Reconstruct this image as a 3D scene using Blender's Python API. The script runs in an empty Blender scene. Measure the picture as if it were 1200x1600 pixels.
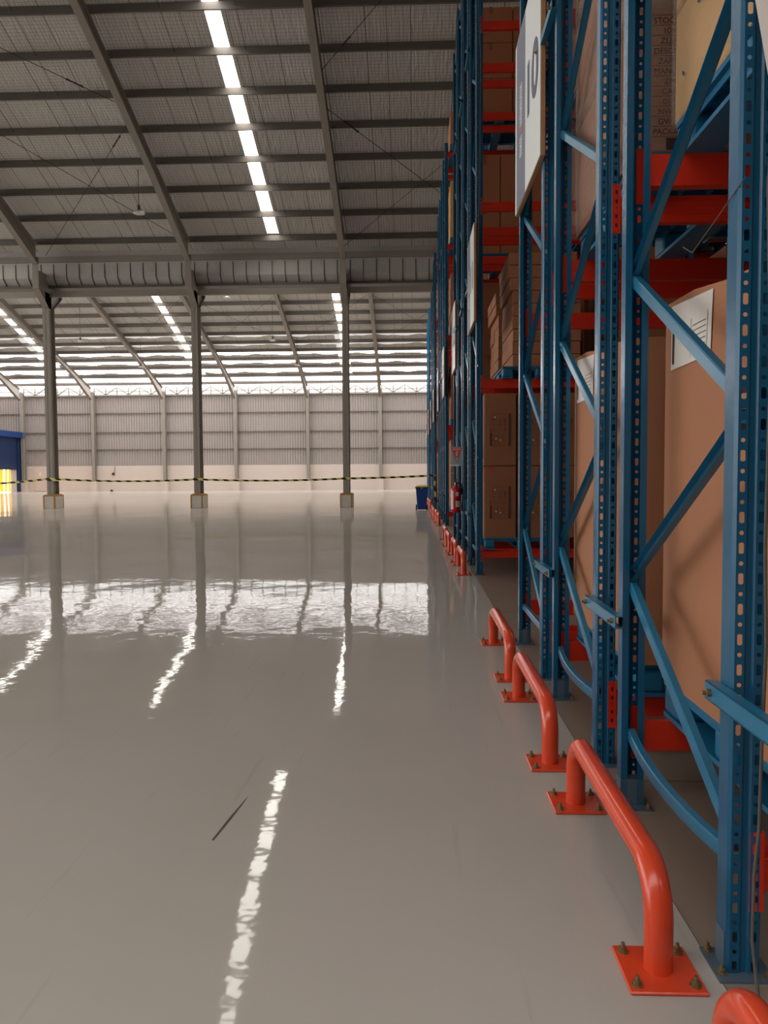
import bpy, math, random
from mathutils import Vector, Matrix
R = random.Random(7)
S = bpy.context.scene
COL = S.collection

# ------------------------------------------------------------------ camera
HC = 1.344
cam_d = bpy.data.cameras.new('camera'); cam = bpy.data.objects.new('camera', cam_d); COL.objects.link(cam)
yw, pt, rl = math.radians(2.15), math.radians(2.86), 0.006
F = Vector((-math.sin(yw)*math.cos(pt), math.cos(yw)*math.cos(pt), -math.sin(pt)))
Rt = Vector((math.cos(yw), math.sin(yw), 0)); Up = Rt.cross(F)
R2 = math.cos(rl)*Rt - math.sin(rl)*Up; U2 = math.sin(rl)*Rt + math.cos(rl)*Up
M = Matrix((R2, U2, -F)).transposed().to_4x4(); M.translation = Vector((0, 0, HC))
cam.matrix_world = M
cam_d.sensor_fit = 'VERTICAL'; cam_d.sensor_height = 32.0; cam_d.lens = 32.0*1200/1600
cam_d.clip_start = 0.05; cam_d.clip_end = 400
S.camera = cam

# ------------------------------------------------------------------ world, exposure
S.view_settings.view_transform = 'Standard'; S.view_settings.look = 'None'
S.view_settings.gamma = 1; S.view_settings.use_curve_mapping = False
S.view_settings.exposure = 0.0
W = bpy.data.worlds.new('overcast'); S.world = W; W.use_nodes = True
bg = W.node_tree.nodes['Background']
bg.inputs[0].default_value = (1.0, 0.985, 0.955, 1); bg.inputs[1].default_value = 3.6
SKY_EMIT = 13.0      # roof light sheets
EAVE_EMIT = 5.0

# ------------------------------------------------------------------ mesh helpers
class MB:
    def __init__(s): s.v = []; s.f = []; s.m = []; s.mi = 0
    def quad(s, *p):
        n = len(s.v); s.v += [tuple(q) for q in p]; s.f.append(tuple(range(n, n+len(p)))); s.m.append(s.mi); return s
    def box(s, x0, x1, y0, y1, z0, z1):
        n = len(s.v)
        s.v += [(x0,y0,z0),(x1,y0,z0),(x1,y1,z0),(x0,y1,z0),(x0,y0,z1),(x1,y0,z1),(x1,y1,z1),(x0,y1,z1)]
        for q in ((0,3,2,1),(4,5,6,7),(0,1,5,4),(1,2,6,5),(2,3,7,6),(3,0,4,7)):
            s.f.append(tuple(n+i for i in q)); s.m.append(s.mi)
        return s
    def prism(s, pts, a, b, up=Vector((0,0,1)), closed=True, caps=True):
        """profile pts (u,w) swept from a to b; u along side axis, w along 'up' axis"""
        a = Vector(a); b = Vector(b); d = (b-a).normalized()
        u = d.cross(Vector(up)).normalized(); w = u.cross(d).normalized()
        n = len(s.v); k = len(pts)
        for c in (a, b): s.v += [tuple(c+u*p[0]+w*p[1]) for p in pts]
        for i in range(k if closed else k-1):
            j = (i+1) % k; s.f.append((n+i, n+j, n+k+j, n+k+i)); s.m.append(s.mi)
        if closed and caps:
            s.f.append(tuple(n+i for i in reversed(range(k)))); s.m.append(s.mi)
            s.f.append(tuple(n+k+i for i in range(k))); s.m.append(s.mi)
        return s
    def tube(s, path, r, seg=12, caps=True):
        path = [Vector(p) for p in path]; n0 = len(s.v); ref = None
        for i, p in enumerate(path):
            if i == 0: t = path[1]-p
            elif i == len(path)-1: t = p-path[i-1]
            else: t = (path[i+1]-p).normalized()+(p-path[i-1]).normalized()
            t.normalize()
            if ref is None: ref = t.orthogonal().normalized()
            ref = (ref-t*ref.dot(t)).normalized(); b = t.cross(ref)
            rr = r[i] if isinstance(r, (list, tuple)) else r
            for k in range(seg):
                an = 2*math.pi*k/seg; s.v.append(tuple(p+(ref*math.cos(an)+b*math.sin(an))*rr))
        for i in range(len(path)-1):
            for k in range(seg):
                j = (k+1) % seg
                s.f.append((n0+i*seg+k, n0+i*seg+j, n0+(i+1)*seg+j, n0+(i+1)*seg+k)); s.m.append(s.mi)
        if caps:
            s.f.append(tuple(n0+k for k in reversed(range(seg)))); s.m.append(s.mi)
            e = n0+(len(path)-1)*seg; s.f.append(tuple(e+k for k in range(seg))); s.m.append(s.mi)
        return s
    def lathe(s, c, prof, seg=20):
        return s.tube([(c[0], c[1], c[2]+h) for h, _ in prof], [max(q, .0005) for _, q in prof], seg)
    def mesh(s, name, mats, smooth=False):
        me = bpy.data.meshes.new(name); me.from_pydata(s.v, [], s.f)
        for m in (mats if isinstance(mats, (list, tuple)) else [mats]): me.materials.append(m)
        for p, i in zip(me.polygons, s.m): p.material_index = i
        if smooth:
            for p in me.polygons: p.use_smooth = True
            try: me.set_sharp_from_angle(angle=math.radians(40))
            except Exception: pass
        me.update(); return me
def link(name, me, parent=None, loc=None):
    o = bpy.data.objects.new(name, me); COL.objects.link(o)
    if parent: o.parent = parent
    if loc is not None: o.location = loc
    return o
def part(name, mb, mat, parent, smooth=False, loc=None): return link(name, mb.mesh(name, mat, smooth), parent, loc)
def tag(o, label, cat, group=None):
    o['label'] = label; o['category'] = cat
    if group: o['group'] = group
    return o
def thing(name, label, cat, loc=(0,0,0), group=None):
    o = bpy.data.objects.new(name, None); o.empty_display_size = .1; COL.objects.link(o); o.location = loc
    return tag(o, label, cat, group)
def struct(name, mb, mat, smooth=False):
    o = part(name, mb, mat, None, smooth); o['kind'] = 'structure'; return o
def bevel(o, w=.003, seg=1):
    b = o.modifiers.new('bevel', 'BEVEL'); b.width = w; b.segments = seg; b.limit_method = 'ANGLE'; return o
ORD = ['first','second','third','fourth','fifth','sixth','seventh','eighth','ninth','tenth','eleventh','twelfth','thirteenth','fourteenth','fifteenth']

# ------------------------------------------------------------------ materials
def lin(c): return tuple(((x/255)/12.92 if x/255 <= .04045 else ((x/255+.055)/1.055)**2.4) for x in c)+(1,)
def mat(name, rgb, rough=.5, metal=0., noise=0., nscale=8., bump=0., bscale=40., dirt=None, spec=.5, coat=0.):
    m = bpy.data.materials.new(name); m.use_nodes = True; nt = m.node_tree; N = nt.nodes; L = nt.links
    b = N['Principled BSDF']; c = lin(rgb) if max(rgb) > 1.01 else tuple(rgb)+(1,)
    b.inputs['Base Color'].default_value = c; b.inputs['Roughness'].default_value = rough
    b.inputs['Metallic'].default_value = metal; b.inputs['Specular IOR Level'].default_value = spec
    b.inputs['Coat Weight'].default_value = coat; b.inputs['Coat Roughness'].default_value = .08
    tc = N.new('ShaderNodeTexCoord')
    if noise:
        n = N.new('ShaderNodeTexNoise'); n.inputs['Scale'].default_value = nscale; n.inputs['Detail'].default_value = 6
        L.new(tc.outputs['Object'], n.inputs['Vector'])
        mx = N.new('ShaderNodeMix'); mx.data_type = 'RGBA'
        mx.inputs[6].default_value = tuple(x*(1-noise) for x in c[:3])+(1,)
        mx.inputs[7].default_value = tuple(min(1, x*(1+noise)) for x in c[:3])+(1,)
        L.new(n.outputs['Fac'], mx.inputs[0]); L.new(mx.outputs[2], b.inputs['Base Color'])
    if bump:
        n2 = N.new('ShaderNodeTexNoise'); n2.inputs['Scale'].default_value = bscale; n2.inputs['Detail'].default_value = 3
        L.new(tc.outputs['Object'], n2.inputs['Vector'])
        bp = N.new('ShaderNodeBump'); bp.inputs['Strength'].default_value = bump; bp.inputs['Distance'].default_value = .02
        L.new(n2.outputs['Fac'], bp.inputs['Height']); L.new(bp.outputs['Normal'], b.inputs['Normal'])
    return m
def emit(name, rgb, st):
    m = bpy.data.materials.new(name); m.use_nodes = True; N = m.node_tree.nodes
    b = N['Principled BSDF']; b.inputs['Base Color'].default_value = (.8,.8,.8,1)
    b.inputs['Emission Color'].default_value = tuple(rgb)+(1,); b.inputs['Emission Strength'].default_value = st
    return m
m_blue = mat('rack blue enamel', (16,88,124), .27, noise=.12, nscale=5, bump=.05, bscale=25)
m_brace = mat('brace blue enamel', (30,110,146), .28, noise=.15, nscale=9)
m_red = mat('beam orange red enamel', (212,48,22), .36, noise=.08, nscale=6)
m_guard = mat('guard orange enamel', (216,70,36), .24, noise=.1, nscale=14, bump=.03, bscale=18, coat=.15)
m_zinc = mat('zinc bolt', (150,135,95), .4, .8, noise=.3, nscale=60)
m_plate = mat('rack base plate steel', (92,110,125), .45, .3, noise=.2)
m_pallet = mat('blue plastic pallet', (24,104,142), .42, noise=.1)
m_steel = mat('grey painted steel', (150,143,134), .5, noise=.06, nscale=3)
m_purlin = mat('galvanised purlin', (104,98,93), .5, .2, noise=.12, nscale=4)
m_conc = mat('column plinth concrete', (205,198,188), .75, noise=.12, nscale=6)
m_rust = mat('plinth edge angle yellow brown', (176,128,62), .6, noise=.3, nscale=14)
m_dado = mat('painted block wall', (208,195,186), .6, noise=.03, nscale=2)
m_clad = mat('corrugated cladding', (168,161,157), .45, .15, noise=.08, nscale=.6)
m_white = mat('white board', (228,232,232), .35)
m_ply = mat('board edge plywood', (176,138,100), .7, noise=.2, nscale=30)
m_band = mat('sign slate blue band', (92,98,124), .4)
m_ink = mat('grey blue ink', (82,84,108), .5)
m_orange = mat('sign orange mark', (220,96,60), .5)
m_black = mat('black rubber', (18,18,20), .6)
m_ext = mat('extinguisher red', (190,14,36), .25, coat=.5)
m_lab = mat('pale label paper', (222,214,206), .6, noise=.05, nscale=30)
m_film = mat('label pink red', (226,96,84), .3)
m_binb = mat('bin blue plastic', (18,62,140), .45)
m_biny = mat('bin yellow lid', (214,186,70), .45)
m_navy = mat('navy shutter sheet', (12,42,84), .4)
m_navy2 = mat('navy fascia', (16,60,120), .4)
m_yel = emit('yellow strip curtain lit from outside', (1.0,.5,.01), .85)
m_yel.node_tree.nodes['Principled BSDF'].inputs['Base Color'].default_value = (.9,.5,.02,1)
m_out = emit('daylit doorway sheet', (1.0,.99,.95), 2.2)
m_wire = mat('dark rod steel', (52,48,46), .6)
m_lamp = mat('lamp aluminium', (205,203,198), .35, .3)
m_cable = mat('dirty grey cable', (92,84,76), .7, noise=.3, nscale=40)
m_nb = mat('neighbour pale cladding', (235,236,238), .6)
m_sky = emit('translucent roof sheet in daylight', (1.0,.955,.87), SKY_EMIT)
m_eave = emit('translucent eave sheet in daylight', (1.0,.95,.935), EAVE_EMIT)

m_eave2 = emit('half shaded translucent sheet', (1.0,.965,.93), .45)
def cardboard(name, rgb, printed=False):
    m = mat(name, rgb, .72, noise=.07, nscale=2.2); nt = m.node_tree; N = nt.nodes; L = nt.links
    b = N['Principled BSDF']; tc = N.new('ShaderNodeTexCoord')
    n = N.new('ShaderNodeTexNoise'); n.inputs['Scale'].default_value = 3; n.inputs['Detail'].default_value = 5
    L.new(tc.outputs['Object'], n.inputs['Vector'])
    wv = N.new('ShaderNodeTexWave'); wv.bands_direction = 'Z'; wv.inputs['Scale'].default_value = 1.3; wv.inputs['Distortion'].default_value = 1.5
    L.new(tc.outputs['Object'], wv.inputs['Vector'])
    ad = N.new('ShaderNodeMath'); ad.operation = 'MULTIPLY_ADD'; ad.inputs[1].default_value = .15
    L.new(wv.outputs['Fac'], ad.inputs[0]); L.new(n.outputs['Fac'], ad.inputs[2])
    bp = N.new('ShaderNodeBump'); bp.inputs['Strength'].default_value = .35; bp.inputs['Distance'].default_value = .03
    L.new(ad.outputs[0], bp.inputs['Height']); L.new(bp.outputs['Normal'], b.inputs['Normal'])
    return m
m_card = cardboard('brown carton', (170,114,80))
m_card2 = cardboard('darker carton', (150,98,68))
m_card3 = cardboard('yellow carton', (206,160,98))
m_tape = mat('brown packing tape', (140,94,66), .3)
m_print = mat('black carton print', (58,38,30), .7)
m_print2 = mat('faint carton print', (88,52,38), .7)
m_film2 = mat('stretch film', (205,198,190), .1)
def film(m):
    b = m.node_tree.nodes['Principled BSDF']; b.inputs['Alpha'].default_value = .2
    N = m.node_tree.nodes; L = m.node_tree.links
    tc = N.new('ShaderNodeTexCoord'); mp = N.new('ShaderNodeMapping'); mp.inputs['Scale'].default_value = (4,3,22); mp.inputs['Rotation'].default_value = (.5,0,0)
    n = N.new('ShaderNodeTexNoise'); n.inputs['Scale'].default_value = 2; n.inputs['Detail'].default_value = 4
    L.new(tc.outputs['Object'], mp.inputs[0]); L.new(mp.outputs[0], n.inputs['Vector'])
    bp = N.new('ShaderNodeBump'); bp.inputs['Strength'].default_value = 1; bp.inputs['Distance'].default_value = .04
    L.new(n.outputs['Fac'], bp.inputs['Height']); L.new(bp.outputs['Normal'], b.inputs['Normal'])
film(m_film2)
m_wrapw = mat('milky stretch wrap', (196,186,180), .35, noise=.12, nscale=5, bump=.8, bscale=6)
m_clear = mat('clear acrylic', (210,225,232), .1); m_clear.node_tree.nodes['Principled BSDF'].inputs['Alpha'].default_value = .35

def floor_mat():
    m = mat('glossy grey epoxy floor', (158,152,140), .035); nt = m.node_tree; N = nt.nodes; L = nt.links; b = N['Principled BSDF']
    b.inputs['IOR'].default_value = 1.38
    tc = N.new('ShaderNodeTexCoord')
    n = N.new('ShaderNodeTexNoise'); n.inputs['Scale'].default_value = .35; n.inputs['Detail'].default_value = 7; n.inputs['Roughness'].default_value = .6
    L.new(tc.outputs['Object'], n.inputs['Vector'])
    mx = N.new('ShaderNodeMix'); mx.data_type = 'RGBA'; mx.inputs[6].default_value = lin((167,161,149)); mx.inputs[7].default_value = lin((192,183,178))
    L.new(n.outputs['Fac'], mx.inputs[0])
    # long scratches / trowel streaks along the aisle
    mp = N.new('ShaderNodeMapping'); mp.inputs['Scale'].default_value = (14, .7, 1); mp.inputs['Rotation'].default_value = (0,0,.25)
    L.new(tc.outputs['Object'], mp.inputs[0])
    n3 = N.new('ShaderNodeTexNoise'); n3.inputs['Scale'].default_value = 1.5; n3.inputs['Detail'].default_value = 5
    L.new(mp.outputs[0], n3.inputs['Vector'])
    rp = N.new('ShaderNodeValToRGB'); rp.color_ramp.elements[0].position = .27; rp.color_ramp.elements[0].color = (.86,.86,.85,1); rp.color_ramp.elements[1].position = .36; rp.color_ramp.elements[1].color = (1,1,1,1)
    L.new(n3.outputs['Fac'], rp.inputs[0])
    ml = N.new('ShaderNodeMix'); ml.data_type = 'RGBA'; ml.blend_type = 'MULTIPLY'; ml.inputs[0].default_value = .5
    L.new(mx.outputs[2], ml.inputs[6]); L.new(rp.outputs[0], ml.inputs[7])
    # gentle waviness
    w1 = N.new('ShaderNodeTexNoise'); w1.inputs['Scale'].default_value = .5; w1.inputs['Detail'].default_value = 2
    w2 = N.new('ShaderNodeTexNoise'); w2.inputs['Scale'].default_value = 4.5; w2.inputs['Detail'].default_value = 3
    for w in (w1, w2): L.new(tc.outputs['Object'], w.inputs['Vector'])
    b1 = N.new('ShaderNodeBump'); b1.inputs['Strength'].default_value = 1; b1.inputs['Distance'].default_value = .011
    b2 = N.new('ShaderNodeBump'); b2.inputs['Strength'].default_value = 1; b2.inputs['Distance'].default_value = .0013
    L.new(w1.outputs['Fac'], b1.inputs['Height']); L.new(b1.outputs['Normal'], b2.inputs['Normal'])
    L.new(w2.outputs['Fac'], b2.inputs['Height'])
    # thin worn clear coat over matt epoxy
    df = N.new('ShaderNodeBsdfDiffuse'); L.new(ml.outputs[2], df.inputs['Color'])
    gl = N.new('ShaderNodeBsdfGlossy'); gl.inputs['Roughness'].default_value = .035; gl.inputs['Color'].default_value = (1,1,1,1); L.new(b2.outputs['Normal'], gl.inputs['Normal'])
    fr = N.new('ShaderNodeFresnel'); fr.inputs['IOR'].default_value = 1.45
    sc_ = N.new('ShaderNodeMath'); sc_.operation = 'MULTIPLY'; sc_.inputs[1].default_value = .5; L.new(fr.outputs[0], sc_.inputs[0])
    ms = N.new('ShaderNodeMixShader'); L.new(sc_.outputs[0], ms.inputs[0]); L.new(df.outputs[0], ms.inputs[1]); L.new(gl.outputs[0], ms.inputs[2])
    L.new(ms.outputs[0], N['Material Output'].inputs['Surface']); N.remove(b)
    return m
m_floor = floor_mat()
m_slab = mat('bare brown grey slab', (140,124,110), .38, noise=.14, nscale=2.5, bump=.05, bscale=14)
m_joint = mat('saw cut joint', (104,95,88), .8)
m_scuff = mat('dark scuff', (70,52,40), .6)
def foil_mat():
    m = mat('foil insulation with wire mesh', (175,170,162), .55, .0); nt = m.node_tree; N = nt.nodes; L = nt.links; b = N['Principled BSDF']
    tc = N.new('ShaderNodeTexCoord'); sp = N.new('ShaderNodeSeparateXYZ'); L.new(tc.outputs['Object'], sp.inputs[0])
    def lines(sock, period, width):
        a = N.new('ShaderNodeMath'); a.operation = 'PINGPONG'; a.inputs[1].default_value = period/2; L.new(sock, a.inputs[0])
        c = N.new('ShaderNodeMath'); c.operation = 'LESS_THAN'; c.inputs[1].default_value = width/2; L.new(a.outputs[0], c.inputs[0]); return c.outputs[0]
    gx = lines(sp.outputs[0], .105, .011); gy = lines(sp.outputs[1], .105, .011); gs = lines(sp.outputs[0], 1.25, .018)
    mxm = N.new('ShaderNodeMath'); mxm.operation = 'MAXIMUM'; L.new(gx, mxm.inputs[0]); L.new(gy, mxm.inputs[1])
    n = N.new('ShaderNodeTexNoise'); n.inputs['Scale'].default_value = .9; n.inputs['Detail'].default_value = 4; L.new(tc.outputs['Object'], n.inputs['Vector'])
    mx = N.new('ShaderNodeMix'); mx.data_type = 'RGBA'; mx.inputs[6].default_value = lin((196,194,190)); mx.inputs[7].default_value = lin((216,214,210)); L.new(n.outputs['Fac'], mx.inputs[0])
    m2 = N.new('ShaderNodeMix'); m2.data_type = 'RGBA'; m2.inputs[7].default_value = lin((124,120,115)); L.new(mx.outputs[2], m2.inputs[6])
    k = N.new('ShaderNodeMath'); k.operation = 'MULTIPLY'; k.inputs[1].default_value = .75; L.new(mxm.outputs[0], k.inputs[0]); L.new(k.outputs[0], m2.inputs[0])
    m3 = N.new('ShaderNodeMix'); m3.data_type = 'RGBA'; m3.inputs[7].default_value = lin((62,58,54)); L.new(m2.outputs[2], m3.inputs[6]); L.new(gs, m3.inputs[0])
    L.new(m3.outputs[2], b.inputs['Base Color'])
    mp = N.new('ShaderNodeMapping'); mp.inputs['Scale'].default_value = (5,1,1); L.new(tc.outputs['Object'], mp.inputs[0])
    w = N.new('ShaderNodeTexNoise'); w.inputs['Scale'].default_value = 1.6; w.inputs['Detail'].default_value = 4; w.inputs['Distortion'].default_value = .6; L.new(mp.outputs[0], w.inputs['Vector'])
    bp = N.new('ShaderNodeBump'); bp.inputs['Strength'].default_value = .8; bp.inputs['Distance'].default_value = .06
    L.new(w.outputs['Fac'], bp.inputs['Height']); L.new(bp.outputs['Normal'], b.inputs['Normal'])
    return m
m_foil = foil_mat()

# ------------------------------------------------------------------ setting: floors
XE = .81                                     # edge of the epoxy coating
struct('floor', MB().quad((-60,-25,0),(XE,-25,0),(XE,64.2,0),(-60,64.2,0)), m_floor)
fl = MB()
fl.quad((XE,-25,0),(14,-25,0),(14,64.2,0),(XE,64.2,0))
struct('floor', fl, m_slab)
jt = MB()
for y in (1.78, 3.32, 7.4, 8.75, 12, 17.5): jt.box(XE, 14, y, y+.006, 0, .0012)
jt.box(XE-.0015, XE+.0015, -1, 64, 0, .001)
struct('trim_1', jt, m_joint)
struct('ground', MB().quad((-90,-90,-.05),(90,-90,-.05),(90,160,-.05),(-90,160,-.05)), m_slab)
sc = MB(); sc.quad((-.745,2.735,.0015),(-.737,2.735,.0015),(-.712,2.93,.0015),(-.722,2.93,.0015)); sc.quad((-.722,2.93,.0015),(-.712,2.93,.0015),(-.693,3.11,.0015),(-.695,3.11,.0015))
tag(part('floor_scuff', sc, m_scuff, None), 'thin dark scuff mark on the near glossy floor beside the long light reflection', 'scuff mark')

# ------------------------------------------------------------------ setting: roof
VY, RY1, RY0 = 31.3, 14.5, -2.0
def zn(y): return HC+20-.365*y                # purlin underside, near slope facing us
def zf(y): return HC+27.6-.32*y               # far slope
ZR = zn(RY1)
def roof_z(y):
    if y < RY1: return ZR-.365*(RY1-y)
    if y < VY: return zn(y)
    if y < 47.5: return zn(VY)+(zf(47.5)-zn(VY))*(y-VY)/(47.5-VY)
    return zf(y)
PD = .22
X0, X1 = -44, 14
near_strips = [(-5.56,-5.13),(-17.3,-16.87),(-29.3,-28.9)]  # strips beyond the first lie out of view, added for light
far_strips = [(-5.2,-4.72),(-17.05,-16.6),(-28.3,-27.85)]
def slope(y0, y1, strips, strip_range, nm, my=0):
    n = max(2, int(abs(y1-y0)/1.3)*2)
    xs = [X0]+[x for s in strips for x in s]+[X1]; xs = sorted(xs)
    ce = MB(); sk = []
    for i in range(len(xs)-1):
        is_strip = (xs[i], xs[i+1]) in strips
        segs = [(y0, y1)] if not is_strip else [(y0, strip_range[0]), (strip_range[1], y1)]
        for a, b in segs:
            if b-a < .05: continue
            ce.quad((xs[i],a,roof_z(a+1e-4)+PD),(xs[i+1],a,roof_z(a+1e-4)+PD),(xs[i+1],b,roof_z(b-1e-4)+PD),(xs[i],b,roof_z(b-1e-4)+PD))
        if is_strip:
            a, b = strip_range; s = MB()
            s.quad((xs[i],a,roof_z(a)+PD),(xs[i+1],a,roof_z(a)+PD),(xs[i+1],b,roof_z(b)+PD),(xs[i],b,roof_z(b)+PD)); sk.append(s)
    struct('ceiling', ce, m_foil)
    return sk
wn = [0]
def windows(sk, m=None):
    for s in sk:
        wn[0] += 1; struct('window_%d' % wn[0], s, m or m_sky)
windows(slope(RY1, VY-.45, near_strips, (RY1+1, 29.95), 'near'))
slope(RY0, RY1, [], None, 'back')
mid_strips = sorted(far_strips+[(-1.2,-.3),(-11.2,-10.3),(-23.2,-22.3),(-33.5,-32.6)])  # extra strips on this hidden slope are added to brighten the far floor
windows(slope(VY+.5, 47.5, mid_strips, (VY+2, 46.5), 'mid'))
windows(slope(47.5, 55.2, far_strips, (48.3, 55.1), 'far'))
ev = MB(); ev.quad((X0,57.6,zf(57.6)+PD),(X1,57.6,zf(57.6)+PD),(X1,64.0,zf(64.0)+PD),(X0,64.0,zf(64.0)+PD))
windows([ev], m_eave)
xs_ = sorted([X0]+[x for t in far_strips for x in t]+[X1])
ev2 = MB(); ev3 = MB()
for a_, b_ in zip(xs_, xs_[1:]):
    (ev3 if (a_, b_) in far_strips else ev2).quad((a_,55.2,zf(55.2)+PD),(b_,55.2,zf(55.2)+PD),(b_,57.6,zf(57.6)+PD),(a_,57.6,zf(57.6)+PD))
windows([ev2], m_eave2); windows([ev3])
# foil strips lapped over the purlins near the eave, with a sagging front edge
fs = MB()
for y, dd_ in ((55.07,.62),(56.35,.62),(57.6,.6),(58.94,.5),(60.26,.42),(61.75,.35)):
    x = -38.; pv = None
    while x < 12:
        e_ = dd_+.09*math.sin(x*1.7+y)+.05*math.sin(x*4.1)
        q = ((x,y-e_,zf(y-e_)+PD-.02),(x,y-.02,zf(y)+PD-.015))
        if pv and not any(a-.3 < x < b+.1 for a, b in far_strips): fs.quad(pv[0],q[0],q[1],pv[1])
        pv = q; x += .2
struct('ceiling', fs, m_foil)

CX = [-2.66-6.04*k for k in range(6)]
# purlins
def zsec(h, w=.07, t=.004): return [(-w/2,0),(w/2,0),(w/2,h),(-w/2,h)]
near_y = [20.92+1.304*k for k in range(-5, 8)]
g = 'steel purlins under the near roof slope'
for i, y in enumerate(reversed(near_y)):
    if y < 18.2: continue
    p = MB().prism(zsec(PD-.01), (-30,y,roof_z(y)), (12,y,roof_z(y)))
    tag(part('roof_purlin', p, m_purlin, None), 'brown grey steel purlin under the near roof, %s up from the valley gutter' % ORD[i], 'purlin', g)
far_y = [48.55,49.85,51.15,52.45,53.78,55.07,56.35,57.6,58.94,60.26,61.75,63.05]
g = 'steel purlins under the far roof slope'
for i, y in enumerate(reversed(far_y)):
    p = MB().prism(zsec(PD+.03, .08), (-40,y,roof_z(y)-.02), (12,y,roof_z(y)-.02))
    tag(part('roof_purlin', p, m_purlin, None), 'dark steel purlin under the far roof, %s up from the far wall' % ORD[i], 'purlin', g)
# sag rods: thin rods running up the slope between purlins
sr = MB()
for k in range(0, 6):
    for fx in (.33, .67):
        x = CX[0]+6.04-6.04*k-6.04*fx
        sr.tube([(x,VY-1.2,roof_z(VY-1.2)+.08),(x,18.3,roof_z(18.3)+.08)], .008, 5)
        sr.tube([(x,48.6,roof_z(48.6)+.08),(x,63,roof_z(63)+.08)], .008, 5)
rr = part('sag_rod', sr, m_wire, None); tag(rr, 'thin dark sag rods running up the roof slopes through the purlins', 'sag rods'); rr['kind'] = 'stuff'

# rafters (I sections in plane X = const)
def rafter(x, pts, bw=.22, tf=.016):
    """pts: (y, ztop, zbot)"""
    mb = MB()
    for (ya,ta,ba),(yb,tb,bb) in zip(pts, pts[1:]):
        for zo in (0, 1):
            A = (ta if zo else ba); B = (tb if zo else bb); d = -tf if zo else tf
            n = len(mb.v)
            mb.v += [(x-bw/2,ya,A),(x+bw/2,ya,A),(x+bw/2,yb,B),(x-bw/2,yb,B),(x-bw/2,ya,A+d),(x+bw/2,ya,A+d),(x+bw/2,yb,B+d),(x-bw/2,yb,B+d)]
            for q in ((0,3,2,1),(4,5,6,7),(0,1,5,4),(1,2,6,5),(2,3,7,6),(3,0,4,7)): mb.f.append(tuple(n+i for i in q)); mb.m.append(0)
        n = len(mb.v); w = .006
        mb.v += [(x-w,ya,ba),(x+w,ya,ba),(x+w,yb,bb),(x-w,yb,bb),(x-w,ya,ta),(x+w,ya,ta),(x+w,yb,tb),(x-w,yb,tb)]
        for q in ((0,3,2,1),(4,5,6,7),(0,1,5,4),(1,2,6,5),(2,3,7,6),(3,0,4,7)): mb.f.append(tuple(n+i for i in q)); mb.m.append(0)
    return mb
for k, x in enumerate([3.38]+CX[:5]):
    y0 = VY-1.25
    pts = [(RY1-2, ZR-.7, ZR-1.15),(RY1, ZR-.01, ZR-.5)]+[(y, roof_z(y)-.005, roof_z(y)-dd) for y, dd in ((22,.42),(26,.46),(y0,.78))]
    r_ = tag(part('roof_rafter', rafter(x, pts), m_steel, None), 'grey steel rafter under the near roof, %s' % ['hidden above the blue racking','running down to the column nearest the racking','running down to the middle column','running down to the leftmost column','outside the picture on the left','far outside on the left'][k], 'rafter', 'near roof rafters')
for k, x in enumerate(CX):
    pts = [(47.5, zf(47.5)-.03, zf(47.5)-.45),(58.5, zf(58.5)-.03, zf(58.5)-.42),(60.6, zf(60.6)-.03, zf(60.6)-.5),(63.5, zf(63.5)-.03, zf(63.5)-1.0)]
    r_ = part('roof_rafter', rafter(x, pts, .24), m_steel, None)
    tag(r_, 'grey steel rafter under the far roof, %s counted from the racking' % ORD[k], 'rafter', 'far roof rafters')
    pts = [(VY+1.1, roof_z(VY+1.1)-.03, roof_z(VY+1.1)-.7),(47.5, zf(47.5)-.03, zf(47.5)-.45)]
    part('rising_half', rafter(x, pts, .22), m_steel, r_)

# box gutter at the valley with straps
gz0, gz1 = 9.02, 9.84
gt = MB()
gy0, gy1 = 30.85, 31.75
n = [(gy0-.02,gz1+.62),(gy0,gz0+.27),(gy0+.28,gz0+.02),(gy1-.2,gz0+.02),(gy1+.1,gz0+.27),(gy1+.1,gz1+.8)]
for (ya,za),(yb,zb) in zip(n, n[1:]): gt.quad((-32,ya,za),(12,ya,za),(12,yb,zb),(-32,yb,zb))
gto = thing('valley_gutter', 'foil wrapped box gutter with straps along the valley between the two roofs', 'gutter', (0,0,0))
gfm = mat('gutter foil', (188,186,182), .5, .2, noise=.14, nscale=1.5, bump=.8, bscale=5)
part('gutter_trough', gt, gfm, gto)
stp = MB()
x = -30.
while x < 10:
    for (ya,za),(yb,zb) in zip([(gy0,gz1)]+n[1:3], n[1:4]):
        stp.prism([(-.015,-.012),(.015,-.012),(.015,.012),(-.015,.012)], (x,ya-.01,za-.01), (x,yb-.01,zb-.01), up=(1,0,0))
    x += .52
s_ = part('strap', stp, m_wire, gto); s_['kind'] = 'stuff'
def ibeam(mb, a, b, h, w, t=.012):
    hh = h/2
    for pr in ([(-w/2,hh-t),(w/2,hh-t),(w/2,hh),(-w/2,hh)], [(-w/2,-hh),(w/2,-hh),(w/2,-hh+t),(-w/2,-hh+t)], [(-t/2,-hh),(t/2,-hh),(t/2,hh),(-t/2,hh)]):
        mb.prism(pr, a, b)
    return mb
eb = MB().box(-30,12,gy0-.1,gy0-.01,gz1+.05,gz1+.27)
part('eave_strut', eb, m_steel, gto)
part('bottom_angle', MB().box(-30,12,gy0+.2,gy0+.95,gz0-.09,gz0), m_purlin, gto)
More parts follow.
